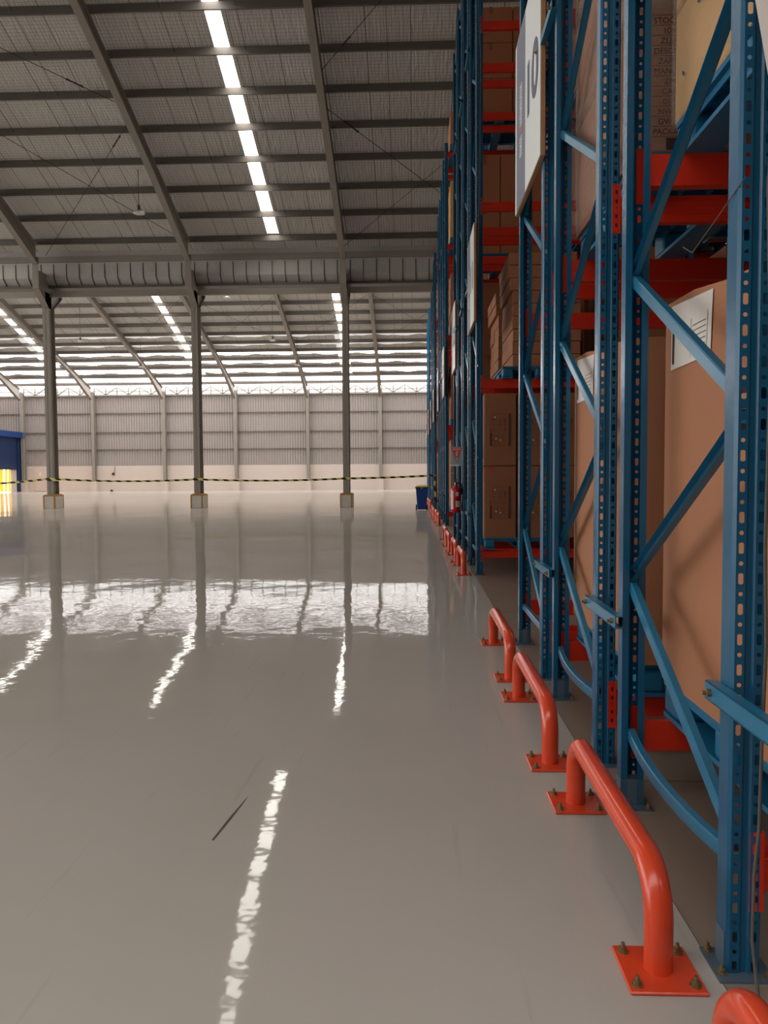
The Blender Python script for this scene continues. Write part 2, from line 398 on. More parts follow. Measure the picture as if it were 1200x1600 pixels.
# tie beams between columns
for k, (a, b) in enumerate([(CX[0]+.1, .8)]+[(CX[i+1]+.12, CX[i]-.12) for i in range(3)]):
    tb = MB().box(a, b, VY-.42, VY-.3, 8.54, 8.77)
    tag(bevel(part('tie_beam', tb, m_steel, None)), 'horizontal grey steel tie beam below the gutter, %s' % ['between the right column and the racking','between the right and middle columns','between the middle and left columns','running off left past the left column'][k], 'beam', 'tie beams')

# interior columns
def column(x, label):
    t = thing('steel_column', label, 'column', (x, VY-.3, 0), 'interior columns')
    D, w = .27, .125
    sh = MB()
    zt = 8.13
    sh.box(-w,w,-D,-D+.016,.56,zt).box(-w,w,D-.016,D,.56,zt).box(-.006,.006,-D,D,.56,zt+.6)
    part('shaft', sh, m_steel, t)
    hd = MB()
    prof = [(-D,zt),(-1.0,8.68),(-1.0,9.28)]
    for sg in (1,-1):
        for (ya,za),(yb,zb) in zip(prof, prof[1:]):
            hd.prism([(-w,-.008),(w,-.008),(w,.008),(-w,.008)], (0,sg*ya,za), (0,sg*yb,zb), up=(0,1,0.3))
    nn = len(hd.v)
    for xx in (-.006,.006): hd.v += [(xx,-D,zt),(xx,D,zt),(xx,1.0,8.68),(xx,1.0,9.45),(xx,-1.0,9.45),(xx,-1.0,8.68)]
    hd.f += [tuple(nn+i for i in range(6)), tuple(nn+6+i for i in reversed(range(6)))]; hd.m += [0,0]
    hd.box(-w,w,-1.0,-.984,9.2,9.9)
    part('haunch', hd, m_steel, t)
    bpn = MB().box(-.2,.2,-.34,.34,.55,.58)
    part('base_plate', bpn, m_rust, t)
    pl = MB().box(-.24,.24,-.4,.4,0,.55); bevel(part('plinth', pl, m_conc, t), .01)
    an = MB()
    for sx in (-1,1):
        for sy in (-1,1):
            xx, yy = sx*.24, sy*.4
            an.box(min(xx,xx-sx*.05), max(xx,xx-sx*.05), min(yy, yy+sy*.006), max(yy, yy+sy*.006), 0, .55)
            an.box(min(xx,xx+sx*.006), max(xx,xx+sx*.006), min(yy-sy*.05, yy), max(yy-sy*.05, yy), 0, .55)
    for sy in (-1,1): an.box(-.245,.245,min(sy*.4,sy*.407),max(sy*.4,sy*.407),.5,.552)
    for sx in (-1,1): an.box(min(sx*.24,sx*.247),max(sx*.24,sx*.247),-.4,.4,.5,.552)
    part('edge_angle', an, m_rust, t)
    br = MB()
    for sg in (-1,1): br.prism([(-.04,-.04),(.04,-.04),(.04,.04),(-.04,.04)], (0,sg*.99,8.5), (.75,sg*.99,9.0))
    return t
column(CX[0], 'grey steel column on a concrete plinth, the one nearest the blue racking')
column(CX[1], 'grey steel column on a concrete plinth, the middle of the three')
column(CX[2], 'grey steel column on a concrete plinth, nearest the navy dock')

# far wall
YW = 64.2
dd = MB().box(-36,14,YW,YW+.2,0,2.14); wl = struct('wall_far', dd, m_dado)
cl = MB(); x = -36.; P = .22
zz0, zz1 = 2.12, 8.02
while x < 14:
    for (xa,ya),(xb,yb) in zip([(0,.06),(.13,.06),(.145,0),(.205,0),(.22,.06)], [(.13,.06),(.145,0),(.205,0),(.22,.06)]):
        cl.quad((x+xa,YW+.02+ya,zz0),(x+xb,YW+.02+yb,zz0),(x+xb,YW+.02+yb,zz1),(x+xa,YW+.02+ya,zz1))
    x += P
c_ = part('cladding', cl, m_clad, wl)
gr = MB()
for z in (3.48,4.93,6.53,7.98): gr.box(-36,14,YW-.06,YW+.02,z-.04,z+.04)
struct('trim_2', gr, m_purlin)
for k, x in enumerate(CX):
    t = thing('wall_column', 'grey steel column against the far wall, %s counted from the racking' % ORD[k], 'column', (x,YW-.28,0), 'far wall columns')
    c = MB(); c.box(-.12,.12,-.2,-.185,.95,8.3).box(-.12,.12,.185,.2,.95,8.3).box(-.006,.006,-.2,.2,.95,8.3)
    part('shaft', c, m_steel, t)
    part('plinth', MB().box(-.24,.24,-.26,.27,0,.95), m_dado, t)
# eave truss girts between wall columns
for k in range(6):
    xr = CX[0]+6.04-6.04*k-.13; xl = xr-5.78
    t = MB(); z0, z1 = 8.08, 8.72; yy = YW-.2
    sq = [(-.042,-.042),(.042,-.042),(.042,.042),(-.042,.042)]
    t.box(xl,xr,yy-.04,yy+.04,z1,z1+.1); t.box(xl,xr,yy-.03,yy+.03,z0-.04,z0+.02)
    nb = 6; w = (xr-xl)/nb
    for i in range(nb):
        t.prism(sq, (xl+i*w,yy,z0 if i % 2 else z1), (xl+(i+1)*w,yy,z1 if i % 2 else z0), up=(0,1,0))
        t.prism(sq, (xl+i*w,yy,z0), (xl+i*w,yy,z1), up=(0,1,0))
    tag(part('eave_truss', t, m_steel, None), 'light steel truss girt with zigzag bars above the far wall, %s bay from the racking' % ORD[k], 'truss', 'eave truss girts')
# outside: neighbouring pale shed seen over the wall
nbm = MB(); nbm.box(-60,40,80,92,0,10.4)
nb = thing('neighbour_shed', 'pale neighbouring shed seen over the top of the far wall', 'building', (0,0,0))
part('shed_wall', nbm, m_nb, nb)
l = MB()
for z in (9.3,9.7,10.1): l.box(-60,40,79.9,80,z,z+.07)
part('rail', l, m_steel, nb)
# right and left walls
struct('wall_right', MB().box(14,14.15,-10,64.4,0,14), mat('darkened side cladding', (96,90,86), .6))  # side wall colour darkened to keep the rack interiors dim
m_dark = mat('darkened unlit cladding', (88,82,78), .6)  # unlit back wall, its colour darkened to dim the rack fronts
struct('wall_back', MB().box(-44,14,-10.2,-10,0,14), m_dark)
struct('wall_left', MB().box(-36.2,-36,38,64.4,0,9), m_clad)

# ------------------------------------------------------------------ navy loading dock on the left
dk = thing('loading_dock', 'navy blue dock shutter box against the far wall with yellow strip curtain', 'loading dock', (-33.2,60,0))
part('shutter_panel', MB().box(-.1,.1,-7,3.9,1.86,4.55), m_navy, dk)
part('fascia', MB().box(-.1,.42,-7,4.0,4.52,5.0), m_navy2, dk)
part('end_post', MB().box(-.1,.16,3.3,4.0,0,4.55), m_navy, dk)
part('doorway', MB().box(-.4,-.38,-7,3.3,0,1.9), m_out, dk)
part('side_panel', MB().box(-.05,.0,2.4,3.3,0,1.86), m_dado, dk)
for i, (y0, y1, tw) in enumerate([(1.95,2.3,.08),(1.35,1.75,.12),(.6,1.2,.0),(0,.45,.1),(-1.0,-.2,.15),(-2.0,-1.3,-.1),(-3.4,-2.7,.2)]):
    s = MB()
    for j in range(6):
        a, b = j/6, (j+1)/6
        xa = .02*math.sin(a*9+i); xb = .02*math.sin(b*9+i)
        s.quad((xa,y0+(y1-y0)*a,.05),(xb,y0+(y1-y0)*b,.05),(xb,y0+(y1-y0)*b+tw,1.86),(xa,y0+(y1-y0)*a+tw,1.86))
    part('curtain_strip', s, m_yel, dk)
dr = thing('side_door', 'cream door with a small notice in the far wall beside the navy dock', 'door', (-31.6,YW-.03,0))
bevel(part('door_leaf', MB().box(-.5,.5,-.03,.02,.02,2.05), m_dado, dr), .01)
part('notice', MB().box(-.1,.1,-.036,-.03,1.3,1.65), m_lab, dr)
part('handle', MB().box(.34,.42,-.08,-.03,.95,1.0), m_black, dr)
ob = thing('wall_outlet', 'small dark outlet box with pipe on the far wall between second and third bays', 'outlet', (-25.3,YW-.06,0))
part('box', MB().box(-.1,.1,-.06,.05,1.35,1.55), m_wire, ob)
part('conduit', MB().tube([(.1,0,1.5),(.16,0,2.1)], .02, 6), m_wire, ob)
tag(part('floor_fitting', MB().lathe((-25.3,YW-.5,0), [(0,.12),(.1,.12),(.14,.04)], 10), m_black, None), 'small black fitting on the floor at the foot of the far wall', 'fitting')

# ------------------------------------------------------------------ pendant lamps
def pendant(x, y, z, ztop, label):
    t = thing('pendant_lamp', label, 'lamp', (x,y,z), 'high bay pendant lamps')
    part('cord', MB().tube([(0,0,.25),(0,0,ztop-z)], .012, 6), m_wire, t)
    part('driver', MB().lathe((0,0,.1), [(0,.05),(.16,.05),(.17,.01)], 10), m_wire, t)
    part('shade', MB().lathe((0,0,0), [(-.03,.02),(-.024,.17),(-.01,.2),(.02,.195),(.06,.1),(.1,.04)], 20), m_lamp, t, True)
for a in [(-9.17,26,10.15,11.6,'round white pendant lamp hanging under the near roof by the rafter of the middle column'),
          (-10.77,45,11.65,13,'glass domed pendant lamp just right of the middle column under the tie beam'),
          (-21.7,50,10.1,12.6,'small pendant lamp hanging between the left and middle columns, higher one'),
          (-19.5,55,9.1,11,'small pendant lamp hanging between the left and middle columns, lower one'),
          (-9.04,50,10.0,12.6,'small pendant lamp hanging left of the right column, higher one'),
          (-8.2,55,9.1,11,'small pendant lamp hanging left of the right column, lower one')]: pendant(*a)

# ------------------------------------------------------------------ roof bracing rods with turnbuckles
def rod(a, b, label, tbk=None):
    A = Vector((a[0],a[1],roof_z(a[1])-.06)); B = Vector((b[0],b[1],roof_z(b[1])-.06))
    t = thing('bracing_rod', label, 'bracing rod', A, 'roof bracing rods'); D = B-A
    part('rod', MB().tube([(0,0,0), D], .01, 6), m_wire, t)
    if tbk: part('turnbuckle', MB().tube([D*tbk, D*(tbk+.02), D*(tbk+.05), D*(tbk+.07)], [.03,.022,.022,.03], 6), m_wire, t)
rod((-9.0,24.5),(-14.6,30.6),'thin cross bracing rod below the near roof between left rafters, running down left',.06)
rod((-14.6,23.0),(-9.0,29.6),'thin cross bracing rod below the near roof between left rafters, running down right')
rod((-14.6,19.5),(-9.0,23.6),'thin bracing rod with turnbuckle at the top left of the near roof',.8)
rod((-2.75,22.9),(.6,19.2),'short bracing rod with turnbuckle at the top right of the near roof',.25)
rod((-2.7,23.9),(3.3,29.9),'thin bracing rod running from the right rafter down behind the racking',.1)
rod((3.3,23.9),(-2.7,30.4),'thin bracing rod running from behind the racking down to the right column')
for i in range(4):
    x = 3.3-12.08*(i//2)*.0-6.04*i
    rod((x-.1,50),(x-5.9,56.5),'thin rod crossing under the far roof down to the left, %s bay from racking' % ORD[i])
    rod((x-5.9,50),(x-.1,56.5),'thin rod crossing under the far roof down to the right, %s bay from racking' % ORD[i])

# ------------------------------------------------------------------ barrier tape
def tape_mat():
    m = mat('yellow black tape', (226,214,90), .4); N = m.node_tree.nodes; L = m.node_tree.links; b = N['Principled BSDF']
    tc = N.new('ShaderNodeTexCoord'); sp = N.new('ShaderNodeSeparateXYZ'); L.new(tc.outputs['Object'], sp.inputs[0])
    a = N.new('ShaderNodeMath'); a.operation = 'ADD'; L.new(sp.outputs[0], a.inputs[0]); L.new(sp.outputs[2], a.inputs[1])
    p = N.new('ShaderNodeMath'); p.operation = 'PINGPONG'; p.inputs[1].default_value = .2; L.new(a.outputs[0], p.inputs[0])
    c = N.new('ShaderNodeMath'); c.operation = 'LESS_THAN'; c.inputs[1].default_value = .1; L.new(p.outputs[0], c.inputs[0])
    mx = N.new('ShaderNodeMix'); mx.data_type = 'RGBA'; mx.inputs[6].default_value = lin((222,210,120)); mx.inputs[7].default_value = lin((26,26,24))
    L.new(c.outputs[0], mx.inputs[0]); L.new(mx.outputs[2], b.inputs['Base Color']); return m
m_tp = tape_mat()
tp = MB(); YT = 30.71
def sag(x0,z0,x1,z1,s,n=14,tw=0):
    pr = None
    for i in range(n+1):
        u = i/n; x = x0+(x1-x0)*u; z = z0+(z1-z0)*u-4*s*u*(1-u); an = tw*math.sin(u*math.pi)
        h = .04
        q = ((x, YT+.03*math.sin(an*3), z-h*math.cos(an)), (x, YT-.03*math.sin(an*3), z+h*math.cos(an)))
        if pr: tp.quad(pr[0], q[0], q[1], pr[1])
        pr = q
sag(-20.8,1.0,CX[2],1.22,.12); sag(CX[2],1.22,CX[1],1.16,.09,tw=.5); sag(CX[1],1.16,CX[0],1.16,.07,tw=.4); sag(CX[0],1.16,.82,1.26,.02)
for x in CX[:3]: tp.box(x-.14,x+.14,YT-.005,YT+.58,1.12,1.21)
tag(part('barrier_tape', tp, m_tp, None), 'yellow and black barrier tape strung across the three columns', 'barrier tape')
t2 = MB()
pr = None
for i in range(9):
    z = 1.3-.13*i; x = .84+.02*math.sin(i*1.4)
    q = ((x-.03,29.335,z),(x+.03,29.33,z-.02))
    if pr: t2.quad(pr[0], pr[1], q[1], q[0])
    pr = q
tag(part('barrier_tape', t2, m_tp, None), 'loose end of barrier tape hanging down the rack post behind the bin', 'barrier tape')

# ------------------------------------------------------------------ pallet racking
HP = 9.62
def post_mesh():
    prof = [(.026,.07),(0,.07),(0,.01),(.007,0)]
    mid = [(.033,0),(.038,.006),(.052,.006),(.057,0)]
    end = [(.083,0),(.09,.01),(.09,.07),(.064,.07)]
    mb = MB()
    def strip(pts):
        for (a,b),(c,d) in zip(pts, pts[1:]): mb.quad((a,b,0),(c,d,0),(c,d,HP),(a,b,HP))
    strip(prof); strip(mid); strip(end)
    def cell(x0, x1, z0, z1, hw, hh, ch):
        cx, cz = (x0+x1)/2, (z0+z1)/2
        inn = [(cx-hw,cz-hh+ch),(cx-hw+ch,cz-hh),(cx+hw-ch,cz-hh),(cx+hw,cz-hh+ch),(cx+hw,cz+hh-ch),(cx+hw-ch,cz+hh),(cx-hw+ch,cz+hh),(cx-hw,cz+hh-ch)]
        out = [(x0,cz-hh+ch),(x0,z0),(x1,z0),(x1,cz-hh+ch),(x1,cz+hh-ch),(x1,z1),(x0,z1),(x0,cz+hh-ch)]
        n = len(mb.v); mb.v += [(a,0,b) for a,b in inn]+[(a,0,b) for a,b in out]
        for i in range(8):
            j = (i+1) % 8; mb.f.append((n+i, n+8+i, n+8+j, n+j)); mb.m.append(0)
    n = int(HP/.08)
    for k in range(n):
        z = k*.08
        for x0, x1 in ((.007,.033),(.057,.083)):
            cell(x0,x1,z,z+.05,.0065,.0145,.003); cell(x0,x1,z+.05,z+.08,.0055,.0055,.0032)
    z = n*.08
    for x0, x1 in ((.007,.033),(.057,.083)): mb.quad((x0,0,z),(x1,0,z),(x1,0,HP),(x0,0,HP))
    me = mb.mesh('upright', m_blue)
    return me
ME_POST = post_mesh()
def plain_post():
    mb = MB(); pts = [(.026,.07),(0,.07),(0,.01),(.007,0),(.083,0),(.09,.01),(.09,.07),(.064,.07)]
    for (a,b),(c,d) in zip(pts, pts[1:]): mb.quad((a,b,0),(c,d,0),(c,d,HP),(a,b,HP))
    return mb.mesh('upright', m_blue)
ME_POST0 = plain_post()
FD = 1.115                                     # frame depth
def cch(mb, a, b, w=.045, d=.028, bend=0, flip=False):
    """C channel brace in the plane x=0..d, web facing -x"""
    a = Vector(a); b = Vector(b); dr_ = (b-a).normalized(); n_ = Vector((0,-dr_.z,dr_.y)).normalized()
    pts = [(d,-w/2),(0.004,-w/2),(0,-w/2+.004),(0,w/2-.004),(.004,w/2),(d,w/2)]
    if flip: pts = [(d-p, q) for p, q in pts]
    steps = 10 if bend else 1; rows = []
    for i in range(steps+1):
        u = i/steps; c = a.lerp(b, u)+Vector((-1,0,-.35))*(bend*4*u*(1-u))
        rows.append([tuple(c+Vector((p[0],0,0))+n_*p[1]) for p in pts])
    for r0, r1 in zip(rows, rows[1:]):
        for i in range(len(pts)-1): mb.quad(r0[i], r0[i+1], r1[i+1], r1[i])
    # sheet thickness lips
    return mb
yA, yB = .05, FD-.05
def zz(i): return .30+.6*i
def brace_mesh(kind):
    mb = MB()
    if kind == 'up': cch(mb, (0,yA,0), (0,yB,.56))
    elif kind == 'down': cch(mb, (0,yA,.56), (0,yB,0), flip=True)
    elif kind == 'flat': cch(mb, (0,yA,0), (0,yB,0))
    elif kind == 'bent': cch(mb, (0,yA,0), (0,yB,0), bend=.035)
    return mb.mesh('brace', m_brace)
BR = {k: brace_mesh(k) for k in ('up','down','flat','bent')}
def base_mesh():
    mb = MB(); mb.box(-.03,.12,-.035,.115,0,.006); mb.box(-.002,.092,.015,.07,.006,.11); mb.mi = 1
    for x, y in ((-.012,.0),(.105,-.015),(-.012,.1)): mb.lathe((x,y,.006), [(0,.014),(.003,.014),(.004,.009),(.012,.009),(.013,.005),(.024,.005)], 8)
    return mb.mesh('base_plate', [m_plate, m_zinc])
ME_BASE = base_mesh()
LV = [.285, 2.512, 4.785, 7.062, 9.35]; BH = .12
XP = .832; BAY = 2.7
def beam_mesh():
    mb = MB()
    pr = [(0,-BH/2),(.05,-BH/2),(.05,BH/2-.03),(.03,BH/2-.03),(.03,BH/2),(0,BH/2)]   # (depth, height)
    for i in range(len(pr)):
        (a,b),(c,d) = pr[i], pr[(i+1) % len(pr)]; mb.quad((0,-a+.05,b),(0,-c+.05,d),(BAY-.09,-c+.05,d),(BAY-.09,-a+.05,b))
    for z in (-.02,.018): mb.box(0,BAY-.09,-.003,.0,z-.006,z+.006)
    mb.quad((0,.05,-BH/2),(0,.0,-BH/2),(0,.0,BH/2),(0,.05,BH/2)); mb.quad((BAY-.09,.05,-BH/2),(BAY-.09,.05,BH/2),(BAY-.09,0,BH/2),(BAY-.09,0,-BH/2))
    return mb.mesh('beam', m_red)
ME_BEAM = beam_mesh()
def conn_mesh():
    mb = MB(); mb.box(-.034,0,-.012,-.008,-.11,.105); mb.box(-.002,.004,-.012,.055,-.11,.105); mb.mi = 1
    for z in (-.075,-.035,.03,.07): mb.box(-.02,-.011,-.0135,-.012,z-.008,z+.008)
    mb.lathe((-.016,-.012,0), [(0,.004),(.004,.004)], 6)
    return mb.mesh('connector', [m_red, m_black])
ME_CONN = conn_mesh()
def spacer_mesh():
    mb = MB(); L0, L1 = -.09, .365+.09
    mb.box(0,.004,L0,L1,-.025,.025); mb.box(0,.032,L0,L1,.021,.025); mb.box(0,.032,L0,L1,-.025,-.021)
    return mb.mesh('row_spacer', m_brace)
ME_SP = spacer_mesh()
def bolt_mesh():
    return MB().tube([(0,0,0),(-.012,0,0),(-.013,0,0),(-.022,0,0)], [.011,.011,.006,.006], 8).mesh('bolt', m_zinc)
ME_BOLT = bolt_mesh()
PITCH = 1.48
def pallet_rack(gi, label):
    G = .54+9.6*gi
    root = thing('pallet_rack', label, 'pallet rack', (0,G,0), 'blue and orange pallet rack blocks')
    for r in range(4):
        yf = r*PITCH
        for b in range(3):
            X = XP+BAY*b
            near = link('upright', ME_POST if (b == 0 and gi < 3) else ME_POST0, root, (X,yf,0))
            far = link('upright', ME_POST if (b == 0 and gi < 3) else ME_POST0, root, (X+.09,yf+FD,0)); far.rotation_euler = (0,0,math.pi)
            if gi < 3 or b == 0:
                link('base_plate', ME_BASE, near); link('base_plate', ME_BASE, far)
            if b == 0:
                link('brace', BR['bent' if (gi == 0 and r in (1,2)) else 'flat'], root, (X+.03,yf,.29))
                for i in range(15):
                    z = zz(i)+.03
                    link('brace', BR['up' if i % 2 == 0 else 'down'], root, (X+.03+.0015*(i % 2),yf,z))
                link('brace', BR['flat'], root, (X+.03,yf,HP-.2))
            elif gi < 2:
                mb = MB()
                for i in range(15):
                    z = zz(i)+.03
                    cch(mb, (.03,yA,z if i % 2 == 0 else z+.56), (.03,yB,z+.56 if i % 2 == 0 else z))
                k_ = part('brace', mb, m_brace, root, loc=(X,yf,0)); k_['kind'] = 'stuff'
            if b == 0 and r < 3:
                for z in (.75,4.0,7.3):
                    sp = link('row_spacer', ME_SP, root, (X-.034,yf+FD,z))
                    link('bolt', ME_BOLT, sp, (0,-.05,0)); link('bolt', ME_BOLT, sp, (0,.415,0))
        for b in range(2):
            if gi > 2 and b: continue
            for z in LV:
                for s in (0, 1):
                    y = yf+.012 if s == 0 else yf+FD-.012
                    bm = link('beam', ME_BEAM, root, (XP+.09+BAY*b,y,z))
                    if s: bm.rotation_euler = (0,0,math.pi); bm.location.x += BAY-.09
                    if b == 0 and gi < 4:
                        c = link('connector', ME_CONN, bm)
                        if s:
                            c.location = (BAY-.09,0,0); c.scale = (-1,1,1)
    return root
racks = ['nearest blue pallet rack block with orange beams, carrying the board numbered 10',
 'second blue pallet rack block from the camera, with the fire extinguisher',
 'third blue pallet rack block from the camera along the aisle',
 'fourth blue pallet rack block, beside the blue bin',
 'farthest blue pallet rack block near the end wall']
RK = [pallet_rack(i, l) for i, l in enumerate(racks)]

# ------------------------------------------------------------------ guard rails
def guard_parts():
    r, h, L0, br_ = .038, .268, 1.05, .13
    path = [(0,0,.004),(0,0,h-br_)]
    for i in range(1, 9):
        a = math.pi/2*i/8; path.append((0, br_-br_*math.cos(a), h-br_+br_*math.sin(a)))
    for i in range(0, 9):
        a = math.pi/2*i/8; path.append((0, L0-br_+br_*math.sin(a), h-br_+br_*math.cos(a)))
    path += [(0,L0,h-br_-.001),(0,L0,.004)]
    tube = MB().tube(path, r, 28).mesh('tube', m_guard, True)
    pl = MB().box(-.1,.1,-.1,.1,0,.01).mesh('floor_plate', m_guard)
    bl = MB().lathe((0,0,.01), [(0,.016),(.003,.016),(.0035,.011),(.013,.011),(.0135,.006),(.026,.005)], 8).mesh('anchor_bolt', m_zinc)
    return tube, pl, bl
GT, GP, GB = guard_parts()
def guard(x, y, label):
    t = thing('guard_rail', label, 'guard rail', (x,y,0), 'orange guard rails along the rack ends')
    link('tube', GT, t)
    for yy in (0, 1.05):
        p = link('floor_plate', GP, t, (0,yy,0)); bevel(p, .003)
        for sx in (-1,1):
            for sy in (-1,1): link('anchor_bolt', GB, p, (sx*.075,sy*.07,0))
W4 = ['first','second','third','fourth']
for gi in range(5):
    for r in range(4):
        x = (.67,.655,.628,.632)[r]
        y = .54+9.6*gi+PITCH*r+.01
        if gi == 0: lb = ['orange tube guard rail at the bottom right corner, only its far bend in view','largest fully visible orange tube guard rail, bolted down in the foreground','orange tube guard rail with a dented leg, just beyond the largest one','orange tube guard rail at the far end of the nearest rack block'][r]
        else: lb = 'orange tube guard rail, %s of four in front of the %s rack block' % (W4[r], ORD[gi])
        guard(x, y, lb)

# ------------------------------------------------------------------ sign boards
FNT = None
def text_mesh(txt, size):
    cu = bpy.data.curves.new('t', 'FONT'); cu.body = txt; cu.size = size; cu.extrude = .0006; cu.align_x = 'CENTER'; cu.offset = .012 if size > .2 else 0
    o = bpy.data.objects.new('t', cu); COL.objects.link(o); dg = bpy.context.evaluated_depsgraph_get()
    me = bpy.data.meshes.new_from_object(o.evaluated_get(dg)); bpy.data.objects.remove(o); return me
ROT = Matrix(((0,0,-1),(-1,0,0),(0,1,0))).to_4x4()   # text facing -X, reading towards the camera side
def sign(y0, num, label, w=1.15):
    z0, hgt = 3.31, 1.25
    t = thing('row_sign', label, 'sign', (.80,y0,z0), 'numbered row signs')
    bevel(part('board', MB().box(0,.03,0,w,0,hgt), m_ply, t), .002)
    part('face', MB().box(-.003,0,.004,w-.004,.004,hgt-.004), m_white, t)
    part('band', MB().box(-.0045,-.003,w*.56,w*.93,.004,hgt-.004), m_band, t)
    me = text_mesh(num, .48); me.materials.append(m_ink)
    o = link('number', me, t); o.matrix_local = Matrix.Translation((-.005,w*.3,.47))@ROT@Matrix.Diagonal((1.15,1,1,1))
    # slanted lettering running up the band
    lt = MB(); z = .33
    yb = w*.68
    for i in range(11):
        lt.mi = 1 if i == 4 else 0
        if i == 3: z += .02; continue
        hh = .036; sk = .02
        lt.quad((-.0052,yb+.12,z+.01),(-.0052,yb,z),(-.0052,yb,z+.012),(-.0052,yb+.12,z+.022))
        lt.quad((-.0052,yb+.12,z+.01+hh*.7),(-.0052,yb,z+hh*.7),(-.0052,yb,z+hh*.7+.012),(-.0052,yb+.12,z+.022+hh*.7))
        if i % 3 == 0: lt.quad((-.0052,yb+.1,z+.01),(-.0052,yb+.12,z+.01),(-.0052,yb+.12,z+hh),(-.0052,yb+.1,z+hh))
        if i % 3 == 1: lt.quad((-.0052,yb+.05,z+.01),(-.0052,yb+.07,z+.01),(-.0052,yb+.07,z+hh),(-.0052,yb+.05,z+hh))
        z += hh+.014
    part('lettering', lt, [m_white, m_orange], t)
num = 10
for gi in range(5):
    for r in (0, 3):
        if gi == 0 and r == 0: continue
        y = .54+9.6*gi+PITCH*r-.08
        if gi == 0: lb = 'white row sign with slate blue band and large number 10 on the nearest block'
        else: lb = 'white row sign numbered %s at the %s end of the %s rack block' % (num, 'near' if r == 0 else 'far', ORD[gi])
        sign(y, str(num), lb); num += 1

# ------------------------------------------------------------------ pallets and loads
def pallet_parts(w=1.0, d=1.2, h=.15):
    dk_ = MB(); dk_.box(0,w,0,d,h-.022,h)
    # slotted top: rows of thin ribs under the deck
    rb = MB()
    for i in range(9): rb.box(.02,w-.02,.02+i*(d-.04)/9,.028+i*(d-.04)/9,h-.05,h-.022)
    for i in range(7): rb.box(.02+i*(w-.04)/7,.028+i*(w-.04)/7,.02,d-.02,h-.05,h-.022)
    ft = []
    for x in (0, w/2-.07, w-.14):
        for y in (0, d/2-.08, d-.16): ft.append((x,y))
    sk = MB()
    for x in (0, w/2-.07, w-.14): sk.box(x,x+.14,0,d,0,.018)
    dots = MB()
    for i in range(10): dots.box(.02,.045,.05+i*.115,.09+i*.115,h,h+.0008)
    return dk_.mesh('deck', m_pallet), rb.mesh('rib_grid', m_pallet), MB().box(0,.14,0,.16,.018,h-.022).mesh('foot_block', m_pallet), ft, sk.mesh('bottom_runner', m_pallet), dots.mesh('deck_slot', m_black)
PM = pallet_parts()
def pallet(x, y, z, label):
    t = thing('pallet', label, 'pallet', (x,y,z), 'blue plastic pallets')
    link('deck', PM[0], t); link('rib_grid', PM[1], t); link('bottom_runner', PM[4], t); link('deck_slot', PM[5], t)
    for fx, fy in PM[3]: bevel(link('foot_block', PM[2], t, (fx,fy,0)), .02, 3)
    return z+.15
LN = ['floor','first raised','second raised','third raised','top']
RN = ['first','second','third','fourth']
BN = ['nearest','second','third','fourth','farthest']
def wobble_box(w, d, h, j=.006):
    """carton: slightly bulging sides, subdivided"""
    import itertools
    mb = MB(); nx, ny, nz = 4, 4, 5
    def face(f, n1, n2):
        vs = [[f(i/n1, k/n2) for i in range(n1+1)] for k in range(n2+1)]; n0 = len(mb.v)
        for row in vs: mb.v += row
        for k in range(n2):
            for i in range(n1):
                a = n0+k*(n1+1)+i; mb.f.append((a,a+1,a+n1+2,a+n1+1)); mb.m.append(0)
    q = lambda u, v: j*16*u*(1-u)*v*(1-v)
    face(lambda u,v: (u*w, -q(u,v), v*h), nx, nz); face(lambda u,v: ((1-u)*w, d+q(u,v), v*h), nx, nz)
    face(lambda u,v: (-q(u,v), (1-u)*d, v*h), ny, nz); face(lambda u,v: (w+q(u,v), u*d, v*h), ny, nz)
    face(lambda u,v: (u*w, v*d, h+.4*q(u,v)), nx, ny); face(lambda u,v: (u*w, (1-v)*d, 0), nx, ny)
    return mb
_cache = {}
def carton(x, y, z, w, d, h, label, m=None, tape=True, group=None, rz=0., j=.006, name='carton'):
    m = m or m_card; key = (round(w,3),round(d,3),round(h,3),m.name,tape,j)
    if key not in _cache:
        bm_ = wobble_box(w, d, h, j).mesh('carton', m, True)
        tm = None
        if tape:
            t_ = MB(); cx = w/2
            t_.box(cx-.025,cx+.025,-.0075-j*.2,d+.0075,h+j*.45,h+j*.45+.001)
            t_.box(cx-.025,cx+.025,-.001-j,-j,h*.8,h); tm = t_.mesh('tape', m_tape)
        _cache[key] = (bm_, tm)
    bm_, tm = _cache[key]
    o = link(name, bm_, None, (x,y,z)); o.rotation_euler = (0,0,rz); tag(o, label, 'carton', group)
    if tm: link('tape', tm, o)
    return o
def print_panel(o, w, h, j):
    """table print and dark stripe on the carton front"""
    p = MB(); y = -j-.002
    x0, x1, z0, z1 = w*.16, w*.84, h*.27, h*.72
    def ln(a, b, c, d_): p.box(a, b, y-.0004, y, c, d_)
    for k in range(7): zz_ = z0+(z1-z0)*k/6; ln(x0, w*.68, zz_-.0012, zz_+.0012)
    for k in range(8): xx = x0+(w*.68-x0)*k/7; ln(xx-.001, xx+.001, z0, z1)
    ln(w*.76, w*.84, z0, z1)
    rg = random.Random(5)
    for k in range(16):
        xx = x0+rg.random()*(w*.5); zz_ = z0+rg.random()*(z1-z0-.06); ln(xx, xx+.006, zz_, zz_+.02+.05*rg.random())
    ln(w*.16, w*.22, z0, z0+(z1-z0)*.4)
    part('printing', p, m_print2, o)
    q = MB()
    for a, b in ((.3,.66),(.34,.36),(.48,.34)): q.box(w*a,w*a+.014,y-.0008,y,h*b,h*b+.022)
    part('sticker', q, m_lab, o)
def G(gi, r): return .54+9.6*gi+PITCH*r
def lvz(l): return LV[l]+BH/2

